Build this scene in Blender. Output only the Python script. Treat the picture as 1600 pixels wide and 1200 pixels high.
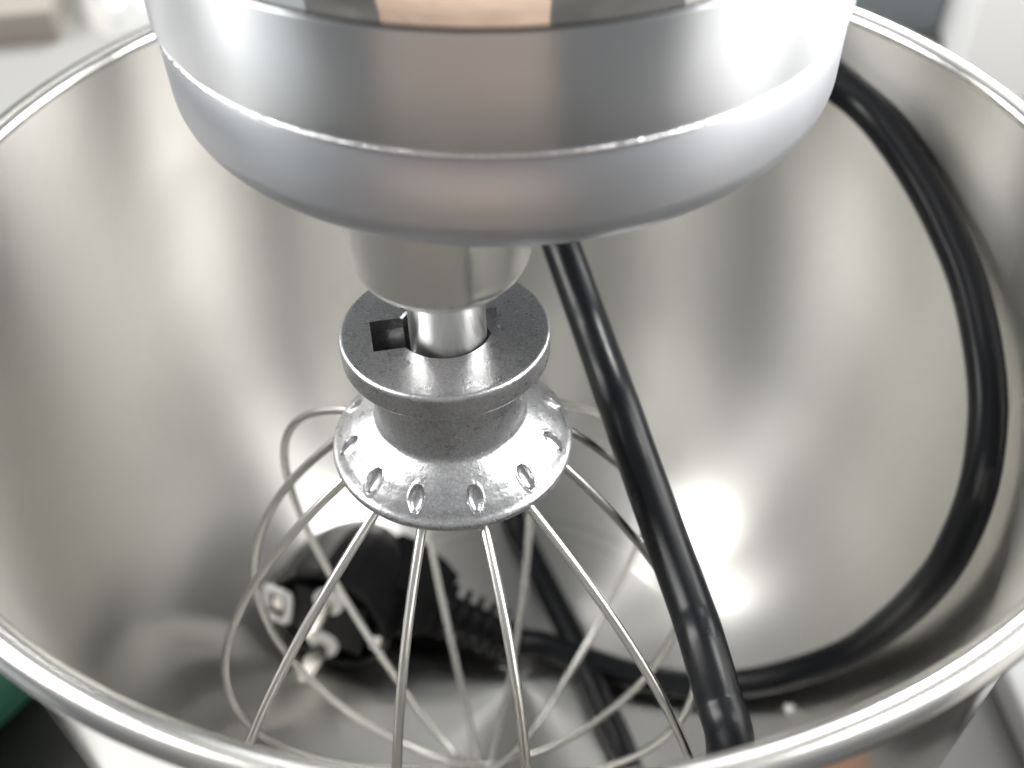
import bpy, bmesh, math
from mathutils import Vector, Matrix, noise
PI = math.pi
S = 0.001                                    # every length below is in millimetres
for o in list(bpy.data.objects): bpy.data.objects.remove(o)
sc = bpy.context.scene
COL = sc.collection

# ------------------------------------------------------------------ camera
cam = bpy.data.cameras.new('camera'); camo = bpy.data.objects.new('camera', cam); COL.objects.link(camo)
p_, r_ = .7931, -.0253
cp, sp, cr, sr = math.cos(p_), math.sin(p_), math.cos(r_), math.sin(r_)
r0 = Vector((1, 0, 0)); u0 = Vector((0, sp, cp)); fw = Vector((0, cp, -sp))
rx = cr*r0 + sr*u0; ux = -sr*r0 + cr*u0
M = Matrix((rx, ux, -fw)).transposed().to_4x4()
M.translation = Vector((0, -.168, .312))
camo.matrix_world = M
cam.sensor_width = 36; cam.lens = 1654.6/1600*36
cam.clip_start = .005; cam.clip_end = 60
cam.dof.use_dof = True; cam.dof.focus_distance = .178; cam.dof.aperture_fstop = 11.5
sc.camera = camo

# ------------------------------------------------------------------ world: a plain bright indoor surround
w = bpy.data.worlds.new('World'); sc.world = w; w.use_nodes = True
nt = w.node_tree; nt.nodes.clear()
def N(nt, t, **k):
    n = nt.nodes.new(t)
    for a, b in k.items():
        if a in n.inputs: n.inputs[a].default_value = b
        else: setattr(n, a, b)
    return n
out = N(nt, 'ShaderNodeOutputWorld'); bg = N(nt, 'ShaderNodeBackground')
tc = N(nt, 'ShaderNodeTexCoord'); sep = N(nt, 'ShaderNodeSeparateXYZ'); nt.links.new(tc.outputs['Generated'], sep.inputs[0])
rmp = N(nt, 'ShaderNodeValToRGB'); nt.links.new(sep.outputs['Z'], rmp.inputs[0])
e = rmp.color_ramp.elements
e[0].position = 0.0; e[0].color = (.10, .105, .11, 1)
e[1].position = 1.0; e[1].color = (.30, .30, .295, 1)
m = e.new(.25); m.color = (.12, .122, .126, 1)
m = e.new(.6); m.color = (.21, .21, .21, 1)
nt.links.new(rmp.outputs[0], bg.inputs['Color']); bg.inputs['Strength'].default_value = 1.0
nt.links.new(bg.outputs[0], out.inputs[0])

# ------------------------------------------------------------------ area lamps added out of view to shape the reflections
def area(name, loc, tgt, sx, sy, power, col=(1, 1, 1)):
    l = bpy.data.lights.new(name, 'AREA'); l.shape = 'RECTANGLE'; l.size = sx; l.size_y = sy
    l.energy = power; l.color = col
    o = bpy.data.objects.new(name, l); COL.objects.link(o)
    o.location = loc; o.rotation_euler = (Vector(tgt)-Vector(loc)).to_track_quat('-Z', 'Y').to_euler()
    return o
area('added_side_softbox', (1.3, .50, .85), (0, 0, .85), .6, 1.5, 13, (1, .99, .97))  # unseen softbox added to whiten the right side of the head
area('added_strip_lamp', (1.2, -.18, 1.5), (0, 0, 1.5), .24, 1.9, 29, (1, .985, .96))  # upright strips, this and the next two, added for streaks in the bowl
area('added_strip_lamp', (-1.25, -.02, 1.65), (0, 0, 1.65), .36, 2.1, 27, (1, .985, .96))
area('added_strip_lamp', (-1.1, .60, 1.3), (0, 0, 1.3), .10, 1.8, 9, (1, .99, .96))
area('added_strip_lamp', (.25, 1.2, 1.15), (0, 0, .2), .9, .22, 16, (1, .99, .96))  # unseen lamp added behind to brighten the hub's top face

sc.view_settings.view_transform = 'Standard'; sc.view_settings.look = 'None'
sc.view_settings.exposure = 1.0; sc.view_settings.gamma = 1
sc.cycles.max_bounces = 12; sc.cycles.glossy_bounces = 8
sc.cycles.sample_clamp_indirect = 6

# ------------------------------------------------------------------ helpers
def mat(name, base, rough=.4, metal=0., **k):
    m = bpy.data.materials.new(name); m.use_nodes = True
    b = m.node_tree.nodes['Principled BSDF']
    b.inputs['Base Color'].default_value = (*base, 1); b.inputs['Roughness'].default_value = rough
    b.inputs['Metallic'].default_value = metal
    for a, v in k.items(): b.inputs[a.replace('_', ' ')].default_value = v
    return m
def bsdf(m): return m.node_tree.nodes['Principled BSDF']
def coords(m, scale=(1, 1, 1), rot=(0, 0, 0)):
    nt = m.node_tree; t = N(nt, 'ShaderNodeTexCoord'); mp = N(nt, 'ShaderNodeMapping')
    mp.inputs['Scale'].default_value = scale; mp.inputs['Rotation'].default_value = rot
    nt.links.new(t.outputs['Object'], mp.inputs[0]); return mp.outputs[0]
def add_bump(m, vec, scale, detail, strength, dist=.0001, prev=None, ntype='noise', rough=.6):
    nt = m.node_tree
    n = N(nt, 'ShaderNodeTexNoise') ; n.inputs['Scale'].default_value = scale; n.inputs['Detail'].default_value = detail
    n.inputs['Roughness'].default_value = rough
    nt.links.new(vec, n.inputs['Vector'])
    b = N(nt, 'ShaderNodeBump'); b.inputs['Strength'].default_value = strength; b.inputs['Distance'].default_value = dist
    nt.links.new(n.outputs['Fac'], b.inputs['Height'])
    if prev: nt.links.new(prev.outputs[0], b.inputs['Normal'])
    nt.links.new(b.outputs[0], bsdf(m).inputs['Normal'])
    return b, n
def vary(m, vec, scale, detail, lo, hi, socket='Roughness', colors=None):
    nt = m.node_tree
    n = N(nt, 'ShaderNodeTexNoise'); n.inputs['Scale'].default_value = scale; n.inputs['Detail'].default_value = detail
    nt.links.new(vec, n.inputs['Vector'])
    if colors:
        r = N(nt, 'ShaderNodeValToRGB'); r.color_ramp.elements[0].color = (*colors[0], 1); r.color_ramp.elements[1].color = (*colors[1], 1)
        r.color_ramp.elements[0].position = lo; r.color_ramp.elements[1].position = hi
        nt.links.new(n.outputs['Fac'], r.inputs[0]); nt.links.new(r.outputs[0], bsdf(m).inputs['Base Color'])
    else:
        r = N(nt, 'ShaderNodeMapRange'); r.inputs['From Min'].default_value = .3; r.inputs['From Max'].default_value = .7
        r.inputs['To Min'].default_value = lo; r.inputs['To Max'].default_value = hi
        nt.links.new(n.outputs['Fac'], r.inputs[0]); nt.links.new(r.outputs[0], bsdf(m).inputs[socket])
def tangent_z(m):
    nt = m.node_tree; t = N(nt, 'ShaderNodeTangent'); t.direction_type = 'RADIAL'; t.axis = 'Z'
    nt.links.new(t.outputs[0], bsdf(m).inputs['Tangent'])

def empty(name, loc, label, cat, group=None):
    o = bpy.data.objects.new(name, None); COL.objects.link(o); o.location = Vector(loc)*S
    o['label'] = label; o['category'] = cat; o.empty_display_size = .02
    if group: o['group'] = group
    return o
def link(name, verts, faces, m, parent=None, smooth=True, sharp=None, origin=(0, 0, 0)):
    """verts in mm, world axes; the origin (mm) becomes the object's location"""
    og = Vector(origin)
    me = bpy.data.meshes.new(name)
    me.from_pydata([(Vector(v)-og)*S for v in verts], [], faces); me.update()
    bm = bmesh.new(); bm.from_mesh(me); bmesh.ops.recalc_face_normals(bm, faces=bm.faces); bm.to_mesh(me); bm.free()
    me.materials.append(m)
    if smooth:
        me.polygons.foreach_set('use_smooth', [True]*len(me.polygons))
        if sharp: me.set_sharp_from_angle(angle=math.radians(sharp))
    o = bpy.data.objects.new(name, me); COL.objects.link(o)
    o.location = og*S
    if parent:
        o.parent = parent; o.location = og*S - world_loc(parent)
    return o
def world_loc(p):
    v = Vector((0, 0, 0))
    while p: v += p.location; p = p.parent
    return v
def spine_pts(ctrl, n=16):
    """Catmull-Rom through control points"""
    P = [Vector(c) for c in ctrl]; P = [P[0]*2-P[1]]+P+[P[-1]*2-P[-2]]; o = []
    for i in range(1, len(P)-2):
        a, b, c, d = P[i-1:i+3]
        for k in range(n):
            t = k/n
            o.append(.5*((2*b)+(c-a)*t+(2*a-5*b+4*c-d)*t*t+(3*b-3*c+d-a)*t**3))
    o.append(P[-2]); return o
def tube(pts, rad, seg=12, cap=True):
    pts = [Vector(p) for p in pts]; n = len(pts)
    R = rad if hasattr(rad, '__len__') else [rad]*n
    V, F = [], []
    T = [(pts[min(i+1, n-1)]-pts[max(i-1, 0)]).normalized() for i in range(n)]
    a = T[0].orthogonal().normalized()
    for i in range(n):
        a = (a-T[i]*a.dot(T[i])).normalized(); b = T[i].cross(a)
        for k in range(seg):
            q = 2*PI*k/seg; V.append(pts[i]+R[i]*(math.cos(q)*a+math.sin(q)*b))
    for i in range(n-1):
        for k in range(seg):
            k2 = (k+1) % seg
            F.append((i*seg+k, i*seg+k2, (i+1)*seg+k2, (i+1)*seg+k))
    if cap: F += [tuple(range(seg))[::-1], tuple((n-1)*seg+k for k in range(seg))]
    return V, F
def lathe(prof, seg=256, c=(0, 0, 0), ax=None, closed=False, capends=False, disp=None):
    """prof (r,z) list; ax = (A,B,N) frame"""
    A, B, Nn = ax or (Vector((1, 0, 0)), Vector((0, 1, 0)), Vector((0, 0, 1)))
    c = Vector(c); V, F = [], []; n = len(prof)
    for k in range(seg):
        q = 2*PI*k/seg; d = A*math.cos(q)+B*math.sin(q)
        for i, (r, z) in enumerate(prof):
            if disp: r, z = disp(r, z, q, i)
            V.append(c+d*r+Nn*z)
    for k in range(seg):
        k2 = (k+1) % seg
        for i in range(n if closed else n-1):
            j = (i+1) % n
            F.append((k*n+i, k2*n+i, k2*n+j, k*n+j))
    if capends:
        F.append(tuple(k*n for k in range(seg))); F.append(tuple(k*n+n-1 for k in range(seg)))
    return V, F
def arc(cx, cz, r, a0, a1, n=8):
    return [(cx+r*math.cos(math.radians(a0+(a1-a0)*i/n)), cz+r*math.sin(math.radians(a0+(a1-a0)*i/n))) for i in range(n+1)]
def refine(prof, step):
    o = [prof[0]]
    for a, b in zip(prof, prof[1:]):
        L = math.hypot(b[0]-a[0], b[1]-a[1]); n = max(1, int(L/step))
        o += [(a[0]+(b[0]-a[0])*i/n, a[1]+(b[1]-a[1])*i/n) for i in range(1, n+1)]
    return o
def box(lo, hi, bev=0):
    bm = bmesh.new(); bmesh.ops.create_cube(bm, size=1)
    for v in bm.verts: v.co = Vector([(lo[i]+hi[i])/2+v.co[i]*(hi[i]-lo[i]) for i in range(3)])
    if bev: bmesh.ops.bevel(bm, geom=bm.edges[:], offset=bev, segments=3, affect='EDGES', profile=.5)
    V = [v.co.copy() for v in bm.verts]; bm.verts.index_update()
    F = [tuple(v.index for v in f.verts) for f in bm.faces]; bm.free(); return V, F
def merge(*parts):
    V, F = [], []
    for v, f in parts:
        n = len(V); V += list(v); F += [tuple(i+n for i in g) for g in f]
    return V, F
def orient(VF, A, B, Nn, c):
    return [Vector(c)+A*v[0]+B*v[1]+Nn*v[2] for v in VF[0]], VF[1]
def cut(o, cutters):
    for V, F in cutters:
        k = link('cutter', V, F, o.data.materials[0], smooth=False)
        md = o.modifiers.new('b', 'BOOLEAN'); md.operation = 'DIFFERENCE'; md.solver = 'EXACT'; md.object = k
        bpy.context.view_layer.update()
        me = bpy.data.meshes.new_from_object(o.evaluated_get(bpy.context.evaluated_depsgraph_get()))
        o.modifiers.clear(); o.data = me; kd = k.data
        bpy.data.objects.remove(k); bpy.data.meshes.remove(kd)

# ------------------------------------------------------------------ materials
steel = mat('brushed_stainless', (.74, .73, .71), .30, 1.0, Anisotropic=.95, Anisotropic_Rotation=.25)
tangent_z(steel)
def cyl_coords(m, sa, sz, skew=0.):
    nt = m.node_tree; t = N(nt, 'ShaderNodeTexCoord'); s = N(nt, 'ShaderNodeSeparateXYZ'); nt.links.new(t.outputs['Object'], s.inputs[0])
    at = N(nt, 'ShaderNodeMath', operation='ARCTAN2'); nt.links.new(s.outputs['Y'], at.inputs[0]); nt.links.new(s.outputs['X'], at.inputs[1])
    co = N(nt, 'ShaderNodeMath', operation='MULTIPLY'); nt.links.new(at.outputs[0], co.inputs[0]); co.inputs[1].default_value = sa
    zz = N(nt, 'ShaderNodeMath', operation='MULTIPLY'); nt.links.new(s.outputs['Z'], zz.inputs[0]); zz.inputs[1].default_value = sz
    sk = N(nt, 'ShaderNodeMath', operation='MULTIPLY_ADD'); nt.links.new(at.outputs[0], sk.inputs[0]); sk.inputs[1].default_value = skew
    nt.links.new(zz.outputs[0], sk.inputs[2])
    cb = N(nt, 'ShaderNodeCombineXYZ'); nt.links.new(co.outputs[0], cb.inputs[0]); nt.links.new(sk.outputs[0], cb.inputs[1])
    return cb.outputs[0]
b1, n1 = add_bump(steel, cyl_coords(steel, 9, 1500, 170), 1.0, 4, .07, .00005)
vary(steel, cyl_coords(steel, 22, 2400, 500), 1.0, 3, .3, .7, colors=((.71, .70, .675), (.76, .752, .73)))
rimst = mat('polished_rim_steel', (.70, .69, .665), .2, 1.0)
add_bump(rimst, cyl_coords(rimst, 3, 1500), 1, 3, .1, .0001)
outer = mat('polished_bowl_outside', (.60, .59, .57), .14, 1.0)
silver = mat('satin_silver_paint', (.62, .635, .655), .37, .95, Anisotropic=.95, Anisotropic_Rotation=.25); tangent_z(silver)
add_bump(silver, coords(silver), 1400, 2, .10, .00006)
silver2 = mat('satin_silver_cap', (.49, .505, .535), .42, .97, Anisotropic=.3, Anisotropic_Rotation=.25); tangent_z(silver2)
b1, _ = add_bump(silver2, coords(silver2), 2500, 2, .06, .00005)
chrome = mat('polished_chrome', (.80, .79, .77), .05, 1.0)
seam_m = mat('seam_bright_edge', (.85, .86, .88), .22, 1.0)
add_bump(seam_m, coords(seam_m), 900, 3, .9, .0006)
dark_gap = mat('painted_gap_shade', (.02, .02, .022), .6)  # near-black that stands for shade in the gap and the hub socket
nickel = mat('satin_nickel', (.84, .835, .82), .24, 1.0, Anisotropic=.7, Anisotropic_Rotation=.25)
tangent_z(nickel)
add_bump(nickel, cyl_coords(nickel, 1.5, 3500), 1, 2, .12, .00006)
cast = mat('cast_aluminium', (.60, .605, .62), .36, .92)
v = coords(cast)
b1, _ = add_bump(cast, v, 240, 3, .12, .0006)
b2, _ = add_bump(cast, v, 1500, 4, .30, .00022, prev=b1)
vary(cast, v, 500, 6, .25, .36)
vary(cast, v, 2600, 4, .3, .7, colors=((.34, .345, .36), (.54, .545, .56)))
wire_m = mat('steel_wire', (.56, .55, .535), .27, 1.0)
add_bump(wire_m, coords(wire_m, (1, 1, .2)), 1500, 3, .1, .0001)
black = mat('black_plastic', (.005, .005, .006), .42, Specular_IOR_Level=.16)
add_bump(black, coords(black), 900, 3, .15, .0002)
pvc = mat('black_pvc_cord', (.004, .005, .007), .26, Specular_IOR_Level=.28)
vary(pvc, coords(pvc), 160, 5, .27, .36)
brass = mat('plated_pin_metal', (.88, .85, .79), .2, 1.0)
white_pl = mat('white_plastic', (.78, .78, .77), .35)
green_m = mat('green_plastic', (.06, .22, .15), .35)
teal_m = mat('teal_plastic', (.35, .62, .55), .3)
peach_card = mat('peach_reflector_card', (.56, .33, .22), .7)  # colour of the added box that tints the head's reflection
vary(peach_card, coords(peach_card, (1, 1, 12)), 14, 4, .35, .7, colors=((.44, .33, .265), (.56, .43, .35)))
carton = mat('white_carton', (.78, .78, .78), .5)
grey_m = mat('blue_grey_carton', (.28, .31, .33), .55)
taupe = mat('taupe_carton', (.20, .18, .16), .6)
counter_m = mat('dark_counter', (.09, .09, .09), .35)
vary(counter_m, coords(counter_m), 6, 6, .3, .7, colors=((.07, .07, .07), (.11, .11, .108)))
black_m = mat('black_laminate', (.015, .014, .013), .3)
bagm = mat('clear_plastic_wrap', (.85, .86, .86), .12, 0, Transmission_Weight=.55)

# ------------------------------------------------------------------ counter (setting)
V, F = box((-1600, -1200, -70), (1600, 1500, -40))
o = link('counter', V, F, counter_m, smooth=False, origin=(0, 0, -70)); o['kind'] = 'structure'

# ------------------------------------------------------------------ stand mixer
mixer = empty('stand_mixer', (0, 0, -40), 'silver stand mixer whose round planetary head hangs over the steel bowl', 'stand mixer')
# satin ring round the planetary, from the upper lip down to the seam
prof = [(54.9, 254.1), (55.1, 254.45)]+arc(55.3, 254.25, .25, 90, 0, 4)+[(55.6, 248), (55.6, 238.9), (55.1, 238.3), (50, 238.3)]
link('planetary_ring', *lathe(prof, 360), silver, mixer, sharp=50, origin=(0, 0, 238))
link('seam_ring', *lathe(arc(55.05, 237.9, .42, 100, -100, 6), 720), seam_m, mixer, origin=(0, 0, 237.9))
prof = [(50, 237.5), (54.7, 237.5), (55.1, 237.1), (55.1, 228)]+arc(48.1, 227, 7, 4, -86, 22)+[(42, 219.8), (20, 219.5), (8, 219.5), (.01, 219.5)]
link('planetary_cap', *lathe(prof, 360), silver2, mixer, sharp=60, origin=(0, 0, 216))
link('gap_ring', *lathe([(54.6, 254.1), (55.02, 254.42), (54.95, 254.75), (54.6, 254.8)], 256), dark_gap, mixer, origin=(0, 0, 253))  # shade of the open gap put in as a near-black ring
prof = [(54.0, 253.6), (54.82, 254.0), (54.82, 256), (54.82, 267), (53.5, 268.5), (48, 269.5)]
link('chrome_trim_band', *lathe(prof, 360), chrome, mixer, sharp=50, origin=(0, 0, 260))
# motor head above, long and rounded, running back to the column
V, F = [], []
secs = [(-71, 12, 20, 296), (-69.5, 28, 26, 298), (-62, 44, 33, 301), (-45, 56, 40, 306), (-10, 64, 46, 312), (60, 68, 50, 317),
        (140, 66, 50, 318), (210, 60, 47, 318), (255, 46, 38, 316), (268, 26, 24, 314)]
n = 48
for y, a, b, cz in secs:
    for k in range(n):
        q = 2*PI*k/n; x = abs(math.cos(q))**.75*math.copysign(1, math.cos(q)); z = abs(math.sin(q))**.75*math.copysign(1, math.sin(q))
        V.append((a*x, y, cz+b*z))
for i in range(len(secs)-1):
    for k in range(n): F.append((i*n+k, i*n+(k+1) % n, (i+1)*n+(k+1) % n, (i+1)*n+k))
F += [tuple(range(n)), tuple((len(secs)-1)*n+k for k in range(n))]
link('motor_head', V, F, silver, mixer, sharp=60, origin=(0, 60, 300))
V, F = box((-42, 175, -16), (42, 250, 285), 14); link('column', V, F, silver, mixer, sharp=60, origin=(0, 210, -16))
V, F = box((-62, -70, -40), (62, 250, -14), 9); link('base', V, F, silver, mixer, sharp=60, origin=(0, 90, -40))

# whisk frame: it hangs a few degrees out of plumb
Nw = Vector((.0028, .0536, .9986)).normalized(); Aw = Vector((0, 1, 0)).cross(Nw).normalized(); Bw = Nw.cross(Aw)
W0 = Vector((-11.2, -34.5, 190.7)); AX = (Aw, Bw, Nw)
SH = Vector((-10.6, -35.6, 0))           # shaft axis (plumb)
prof = [(15.0, 224), (14.6, 214), (14.25, 210.5)]+arc(9.9, 209.2, 4.3, 5, -84, 14)+[(7.0, 204.6), (6.6, 205.3)]
link('shaft_collar', *lathe(prof, 160, SH), nickel, mixer, sharp=60, origin=SH+Vector((0, 0, 207)))
prof = [(6.55, 216), (6.55, 186.2), (6.2, 185.6), (.01, 185.6)]
shaft = link('beater_shaft', *lathe(prof, 128, SH), nickel, mixer, sharp=50, origin=SH+Vector((0, 0, 186)))
a = math.radians(178); d = Vector((math.cos(a), math.sin(a), 0))
V, F = tube([SH+Vector((0, 0, 183.8))+d*k for k in (-10.5, -10.2, 10.2, 10.5)], [1.4, 1.7, 1.7, 1.4], 20)
link('drive_pin', V, F, nickel, shaft, sharp=50, origin=SH+Vector((0, 0, 183.8)))

# ------------------------------------------------------------------ whisk
whisk = empty('whisk', W0+Nw*-158, 'balloon wire whisk with cast aluminium hub hanging on the mixer shaft', 'whisk')
DIM = [math.radians(17+30*k-90+0) for k in range(12)]
import random
rnd = random.Random(4)
def dimple(r, z, q, i):
    """twelve swaged dimples pressed into the sloping skirt"""
    s = (r-19.2)/1.7
    if abs(s) < 1.5 and z < -18 and z > -27:
        for a in DIMA:
            dq = (q-a+PI) % (2*PI)-PI
            t = dq*r/1.3
            e = s*s+t*t
            if e < 1: 
                dep = 1.05*(1-e)**.45
                return r-dep*.62, z-dep*.78
            if e < 1.7:
                f = .10*(1-(e-1.35)**2/.1225) if abs(e-1.35) < .35 else 0
                return r+f*.62, z+f*.78
    return r, z
# azimuths in the whisk's own frame, -90 deg faces the camera
DIMA = [math.radians(-107+30.3*k) for k in range(12)]
prof = ([(7.9, -5.2), (7.9, -.35), (8.25, 0)]
        + [(17.3, 0)]+arc(17.3, -.75, .75, 80, 0, 5)+[(18.0, -3.9)]+arc(16.9, -4.1, 1.1, -10, -80, 5)
        + [(14.4, -5.4), (13.9, -5.8), (13.6, -9), (13.6, -17.0)]+arc(15.2, -17.8, 1.6, 180, 228, 6)
        + [(16.2, -20.3), (18.3, -21.9), (20.3, -23.9), (21.4, -25.3)]+arc(20.7, -26.5, 1.6, 20, -60, 8)
        + [(19.5, -28.3), (12, -28.0), (7.9, -26), (7.9, -5.2)])
prof = refine(prof, .35)
V, F = lathe(prof, 720, W0, AX, disp=dimple)
hub = link('hub', V, F, cast, whisk, sharp=40, origin=W0)
# bayonet slot for the drive pin, cut through the top flange
sl = math.radians(184)
cutters = []
for ang, ln in ((190, 12.5), (10, 9.4)):
    a = math.radians(ang); dx = Vector((math.cos(a), math.sin(a), 0)); dy = Vector((-math.sin(a), math.cos(a), 0))
    bx = box((4, -4.0 if ln > 10 else -3.4, -15.0 if ln > 10 else -3.0), (ln, 4.0 if ln > 10 else 3.4, 3))
    X = Aw*dx.x+Bw*dx.y; Y = Aw*dy.x+Bw*dy.y
    cutters.append(orient(bx, X, Y, Nw, W0))
cut(hub, cutters)
hub.data.polygons.foreach_set('use_smooth', [True]*len(hub.data.polygons)); hub.data.set_sharp_from_angle(angle=math.radians(38))
# socket floor seen through the slot, its darkness painted in near-black
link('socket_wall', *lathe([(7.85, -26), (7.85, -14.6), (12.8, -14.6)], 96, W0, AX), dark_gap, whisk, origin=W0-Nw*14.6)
WIRES = {-137: [11.286, 0.561, 3.834, -13.568, 0.126, -0.287, -0.142], -107: [10.228, 0.598, 1.744, -16.259, 0.042, 0.349, 0.119],
 -77: [8.405, 0.341, 2.152, -16.158, 0.054, -0.306, -0.117], -45: [10.908, 0.457, 3.649, -14.629, -0.075, 0.33, 0.105],
 -15: [9.809, 0.778, 3.298, -15.307, 0.035, -0.121, 0.072], -167: [9.554, 0.64, 2.451, -14.622, 0.138, -0.062, -0.061],
 163: [9.384, 0.756, 3.341, -15.316, 0.026, 0.176, -0.047], 137: [7.314, 0.327, 2.193, -16.031, 0.313, -0.957, 0.243],
 107: [9.162, 0.579, 2.364, -15.498, -0.021, -0.025, -0.217], 77: [9.332, 0.676, 2.416, -16.645, -0.028, -0.305, 0.023],
 45: [14.06, 0.691, 3.514, -15.494, -0.142, 1.416, -1.313], 15: [10.143, 0.747, 2.548, -15.649, 0.029, -0.532, 0.167]}
def wire_half(az):
    v = WIRES[az]; P = []
    p0 = (18., -27.); p1 = (p0[0]+v[0]*10*math.cos(v[1]), p0[1]-v[0]*10*math.sin(v[1])); p2 = (v[2]*10, v[3]*10); p3 = (0, v[3]*10)
    ph = math.radians(az)+v[4]; D = Aw*math.cos(ph)+Bw*math.sin(ph); T = -math.sin(ph)*Aw+math.cos(ph)*Bw
    for i in range(61):
        t = i/60; s = 1-t
        r = s**3*p0[0]+3*s*s*t*p1[0]+3*s*t*t*p2[0]+t**3*p3[0]; z = s**3*p0[1]+3*s*s*t*p1[1]+3*s*t*t*p2[1]+t**3*p3[1]
        bow = v[5]*10*math.sin(PI*t)+v[6]*10*t*t
        P.append(W0+D*r+Nw*z+T*bow)
    return [P[0]-(P[1]-P[0]).normalized()*2.2]+P
for a1, a2 in ((-137, 45), (-107, 77), (-77, 107), (-45, 137), (-15, 163), (-167, 15)):
    H1, H2 = wire_half(a1), wire_half(a2)
    mid = (H1[-1]+H2[-1])/2
    for H in (H1, H2):
        dd = mid-H[-1]
        for i in range(len(H)): H[i] = H[i]+dd*(i/(len(H)-1))**8
    P = H1+H2[::-1][1:]
    # light smoothing across the join
    for _ in range(10):
        for i in range(50, 74): P[i] = (P[i-1]+P[i]*2+P[i+1])/4
    link('wire', *tube(P, .92, 12), wire_m, whisk, origin=P[61])

# ------------------------------------------------------------------ mixing bowl
bowl = empty('mixing_bowl', (0, 0, -12), 'wide brushed stainless steel mixing bowl under the mixer head', 'mixing bowl')
ctrl = [(0.01, 9.2, 0), (22, 9.0, 0), (40, 9.2, 0), (58, 10.6, 0), (73, 15.5, 0), (86, 25.5, 0), (96, 40, 0), (104.5, 60, 0), (109, 80, 0), (111.4, 108, 0), (112.3, 145, 0), (112.7, 188.2, 0)]
inn = [(q.x, q.y) for q in spine_pts(ctrl, 7)]
inn[0] = (.01, 9.2)
link('inner_wall', *lathe(inn, 256), steel, bowl, sharp=80, origin=(0, 0, 9))
outp = [(113.4, 187)]+[(r+1.0, z-.9) for r, z in reversed(inn[:-3])]; outp[-1] = (.01, 8.2)
outp = [(113.9, 187)]+outp[1:]
link('outer_wall', *lathe(outp, 256), outer, bowl, sharp=80, origin=(0, 0, 8.2))
link('rolled_rim', *lathe(arc(115.3, 188.2, 2.65, 181, -135, 30)+[(113.9, 186.6)], 360), rimst, bowl, sharp=70, origin=(0, 0, 188))
link('foot_ring', *lathe([(56, 11), (57, -12), (60, -12), (61, 12)], 128), outer, bowl, sharp=40, origin=(0, 0, -12))

# ------------------------------------------------------------------ power cord and plug
cord = empty('power_cord', (-30, 20, 10), 'black mains cord with angled two pin plug coiled inside the steel bowl', 'power cord')
path = [(0, 8, 17.5), (8, 8, 15.5), (18, 4, 14.4), (37.4, -3.2, 14.2), (56.6, -7.1, 15.2), (70.9, -9.7, 21.5), (82.0, -11.9, 31), (91.8, -16.1, 48),
        (97.6, -20.5, 71), (99.8, -25, 95), (101, -25.5, 111), (103.2, -20.8, 126), (105.2, -10.3, 138), (105.8, 1.8, 146), (105.4, 16.1, 152.6), (103, 28.1, 158.1),
        (98.6, 42.8, 164.2), (91.6, 56.8, 170.6), (84.2, 67.8, 174), (68, 78, 181), (46, 72, 186), (24, 62, 187), (10, 46, 182), (6.1, 41.6, 171.7), (9.0, 29.2, 169.3), (11.6, 17.1, 167.2), (16.7, -0.2, 160.1), (20.7, -21.5, 158.8), (24.8, -35.9, 153.0), (28.7, -49.7, 147.8), (31.8, -61.7, 144.4), (32.9, -68.0, 143.8), (34.8, -77.4, 140.2), (36.3, -84.7, 135.8), (37.5, -89, 108), (38, -87, 75), (38, -78, 42), (34.5, -62, 20), (30.6, -30, 14), (24.8, -11.8, 14), (18.2, 8.1, 14), (10.9, 27.4, 14), (5, 43, 14.2), (-.6, 58, 16.5), (-3.2, 78, 28), (-3, 92, 47), (-2.8, 99, 68),
        (-2.2, 102.5, 91), (.5, 105, 119), (2, 108, 150), (3, 109, 185), (4, 117, 205), (4, 135, 214), (3, 160, 206), (2, 178, 200)]
link('cord', *tube(spine_pts(path, 10), 4.2, 24), pvc, cord, origin=(0, 8, 17.5))
# plug frame: a = way the pins point, s = from pin to pin, c = way the cord leaves
a_ = Vector((-.33, -.92, .19)).normalized(); s_ = Vector((-.22, -.2, -.95)); s_ = (s_-a_*s_.dot(a_)).normalized(); c_ = a_.cross(s_)
Fc = Vector((-58, 8, 32.5)); PS = 1.06
def pl(VF): return orient(VF, c_*PS, s_*PS, a_*PS, Fc)
prof = [(.01, -33), (9, -33), (12.5, -31), (16.5, -24), (18.6, -19), (18.9, -12), (18.9, -1), (18.3, 0), (16.9, 0), (16.6, -.6), (16.6, -6), (.01, -6)]
V, F = lathe(prof, 14)
plug = link('plug_body', *pl((V, F)), black, cord, sharp=20, origin=Fc)
V, F = box((-11.5, -10, -5.9), (11.5, 10, .3), 1.2)
link('plug_insert', *pl((V, F)), black, plug, sharp=40, origin=Fc)
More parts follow.
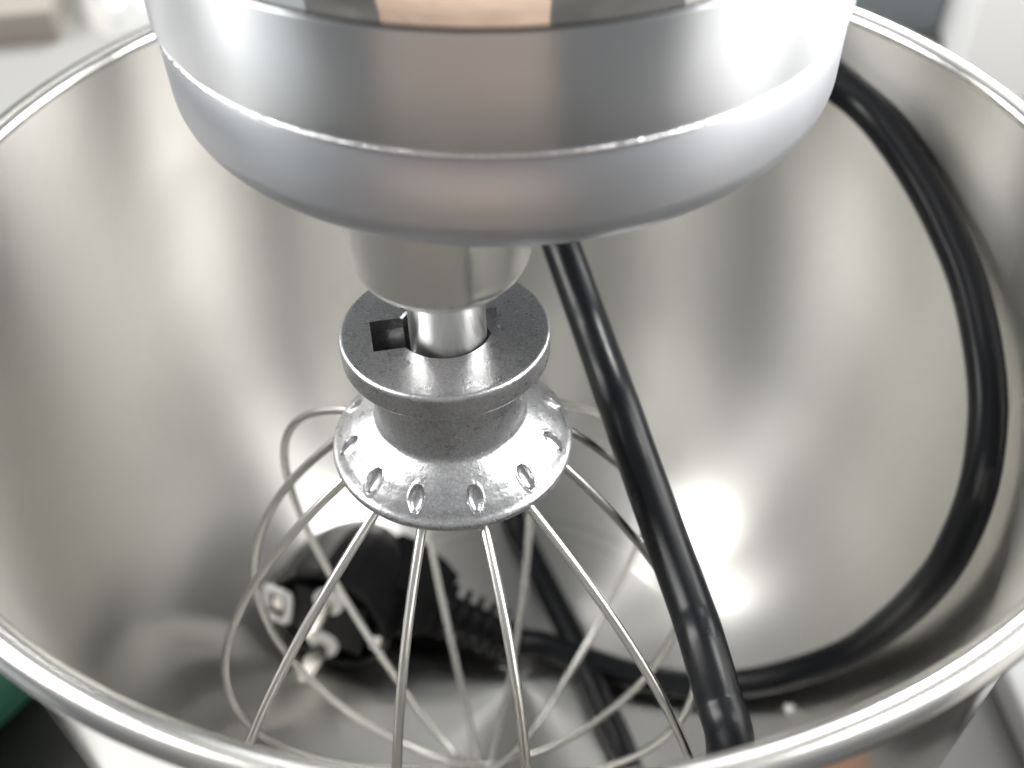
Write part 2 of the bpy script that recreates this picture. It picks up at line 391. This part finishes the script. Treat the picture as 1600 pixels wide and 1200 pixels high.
# flat grey shoulder where the body narrows to the cord
V, F = [], []
for i, (x, hw, zt, zb) in enumerate([(8, 12, -10, -31), (17, 11, -12, -31), (24, 8.5, -14, -30), (29, 6.8, -15, -28)]):
    V += [(x, -hw, zt), (x, hw, zt), (x, hw, zb), (x, -hw, zb)]
for i in range(3):
    for k in range(4): F.append((i*4+k, i*4+(k+1) % 4, i*4+4+(k+1) % 4, i*4+4+k))
F += [(0, 1, 2, 3), (12, 13, 14, 15)]
link('plug_shoulder', *pl((V, F)), black, plug, smooth=False, origin=Fc)
for sgn in (-1, 1):
    V, F = lathe([(.01, 14.5), (1.3, 14.3), (2.1, 13.4), (2.3, 12.6), (2.4, -1), (.01, -1)], 24, (0, 9.5*sgn, 0))
    link('pin', *pl((V, F)), brass, plug, sharp=50, origin=Fc)
    V, F = lathe([(2.5, .3), (2.5, 1.6), (4.4, 1.6), (4.4, .3)], 24, (0, 9.5*sgn, 0))
    link('pin_collar', *pl((V, F)), white_pl, plug, sharp=40, origin=Fc)
    # springy earth clip in its notch at the edge of the face
    x0 = 15.4*sgn
    P = spine_pts([(x0-2.4*sgn, -5.6, 1.2), (x0+2.6*sgn, -5.8, 1.2), (x0+3.4*sgn, -4.8, 1.2), (x0+3.4*sgn, 4.8, 1.2), (x0+2.6*sgn, 5.8, 1.2), (x0-2.4*sgn, 5.6, 1.2), (x0-3.4*sgn, 4.4, 1.2), (x0-3.4*sgn, -4.4, 1.2), (x0-2.4*sgn, -5.6, 1.2)], 6)
    if sgn < 0: link('clip_surround', *pl(tube(P, 1.15, 10)), white_pl, plug, origin=Fc)
    V, F = box((x0-1.6, -2.6, -4), (x0+1.6, 2.6, 1.5), .7)
    link('earth_clip', *pl((V, F)), brass, plug, sharp=40, origin=Fc)
# ribbed strain relief
q0 = Fc+a_*-21+c_*22; q1 = Vector((2, 8, 17))
ax = (q1-q0).normalized(); L = (q1-q0).length
X = ax.orthogonal().normalized(); Y = ax.cross(X)
sr = link('strain_relief', *orient(lathe([(.01, -4), (6.0, -4), (4.2, L-1), (4.0, L), (.01, L)], 32), X, Y, ax, q0), black, cord, sharp=50, origin=q0)
nr = 7
for i in range(nr):
    z = 5+i*(L-8)/(nr-1)*.95; r = 9.2-2.2*i/nr
    link('rib', *orient(lathe([(4, z-1), (r-.3, z-1), (r, z-.6), (r, z+.6), (r-.3, z+1), (4, z+1)], 32), X, Y, ax, q0), black, sr, sharp=40, origin=q0+ax*z)

# ------------------------------------------------------------------ things standing round the mixer
def solid(name, lo, hi, m, label, cat, rot=0, bev=1.5):
    c = ((lo[0]+hi[0])/2, (lo[1]+hi[1])/2, lo[2])
    o = link(name, *box(lo, hi, bev), m, sharp=40, origin=c); o.rotation_euler = (0, 0, math.radians(rot))
    o['label'] = label; o['category'] = cat; return o
solid('carton', (305, 395, -40), (560, 650, 260), carton, 'plain white carton standing behind the bowl at upper right', 'box', -12)
solid('carton', (120, 500, -40), (292, 640, 240), grey_m, 'blue grey carton behind the bowl beside the white one', 'box', 4)
solid('carton', (-660, 492, -40), (-322, 760, -14), taupe, 'dark taupe box behind the bowl at upper left', 'box', 8)

solid('carton', (-330, -640, -40), (110, -470, 230), peach_card, 'unseen peach brown box added in front of the mixer for its reflection', 'box', 3)  # added out of view so the head mirrors a peach tone
solid('carton', (-560, -260, -40), (-380, -60, 200), grey_m, 'unseen blue grey box added left of the mixer for its reflection', 'box', 10)  # added out of view to darken the head's left reflection
solid('carton', (330, -260, -40), (520, 60, 260), carton, 'unseen white box added right of the mixer for its reflection', 'box', -8)  # added out of view to whiten reflections on the right
solid('white_reflector_sheet', (-230, -210, -39.6), (-70, -34, -39.2), carton, 'unseen white sheet added in front of the bowl at left for its reflection', 'paper', 0, 0)  # unseen sheet added to be mirrored white in the bowl's outside
solid('brown_reflector_sheet', (10, -300, -39.6), (165, -100, -37.6), mat('brown_reflector_card', (.24, .13, .085), .7), 'unseen brown sheet added in front of the bowl for a warm reflection', 'cardboard', 0, .3)  # unseen sheet added for brown in the rim and outer wall reflections
solid('rubber_mat', (168, -330, -39.6), (330, -24, -36), black_m, 'unseen black slab added in front of the bowl at right for a dark reflection', 'mat', -4, 1)  # unseen slab added to be mirrored black in the bowl's outside
solid('baking_pan', (166, -16, -39.6), (340, 150, -24), mat('pale_enamel', (.45, .46, .47), .3), 'pale metal pan lying on the counter at lower right of the bowl', 'pan', 4, 3)
V, F = lathe([(.01, -38), (52, -38), (60, -30), (66, 6), (69, 8), (68, 11), (63, 9), (57, -26), (50, -34), (.01, -35)], 96, (-226, 48, 0))
o = link('plastic_bowl', V, F, green_m, sharp=40, origin=(-226, 48, -38)); o['label'] = 'green plastic bowl on the counter at lower left of the steel bowl'; o['category'] = 'bowl'
solid('rubber_mat', (-300, -38, -39.6), (-120, 40, -37.5), black_m, 'small black mat on the counter at lower left of the bowl', 'mat', 3, .6)
solid('cloth', (-520, 380, -39.6), (-215, 640, -37), mat('light_grey_cloth', (.20, .20, .195), .9), 'light grey cloth spread on the counter behind the bowl at upper left', 'cloth', 4, .6)
# shiny crumpled wrap and a glass tray far behind at upper left
V, F = [], []
n = 46
for i in range(n):
    for k in range(n):
        x = (i/(n-1)-.5)*110; y = (k/(n-1)-.5)*110
        rr = min(1, math.hypot(x, y)/58); h = 44*(1-rr**3)
        f = noise.ridged_multi_fractal(Vector((x*.022, y*.022, 1.3)), .8, 2.1, 4, 1.0, 2.0)
        V.append((-248+x, 575+y, -39+max(0, h*(.35+.45*f))))
for i in range(n-1):
    for k in range(n-1): F.append((i*n+k, (i+1)*n+k, (i+1)*n+k+1, i*n+k+1))
o = link('plastic_wrap', V, F, bagm, origin=(-248, 575, -39)); o['label'] = 'crumpled shiny clear plastic wrap behind the bowl at upper left'; o['category'] = 'wrap'
t = empty('storage_tray', (-470, 660, -16), 'pale teal rimmed tray resting on the taupe box at upper left', 'tray')
link('tray_body', *box((-600, 575, -13.7), (-350, 740, 4), 3), white_pl, t, sharp=40, origin=(-470, 660, -16))
link('tray_rim', *box((-606, 569, 4.2), (-344, 746, 12), 2), teal_m, t, sharp=40, origin=(-470, 660, 4))
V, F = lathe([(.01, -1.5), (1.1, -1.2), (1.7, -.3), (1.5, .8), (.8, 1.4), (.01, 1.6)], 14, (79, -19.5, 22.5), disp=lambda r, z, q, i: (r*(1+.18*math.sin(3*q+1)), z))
o = link('glint_bead', V, F, white_pl, origin=(79, -19.5, 21)); o['label'] = 'tiny white bead standing in for a glint on the steel bowl beside the black cord'; o['category'] = 'glint_bead'  # white bead put in as a specular glint on the bowl floor
# ------------------------------------------------------------------ END
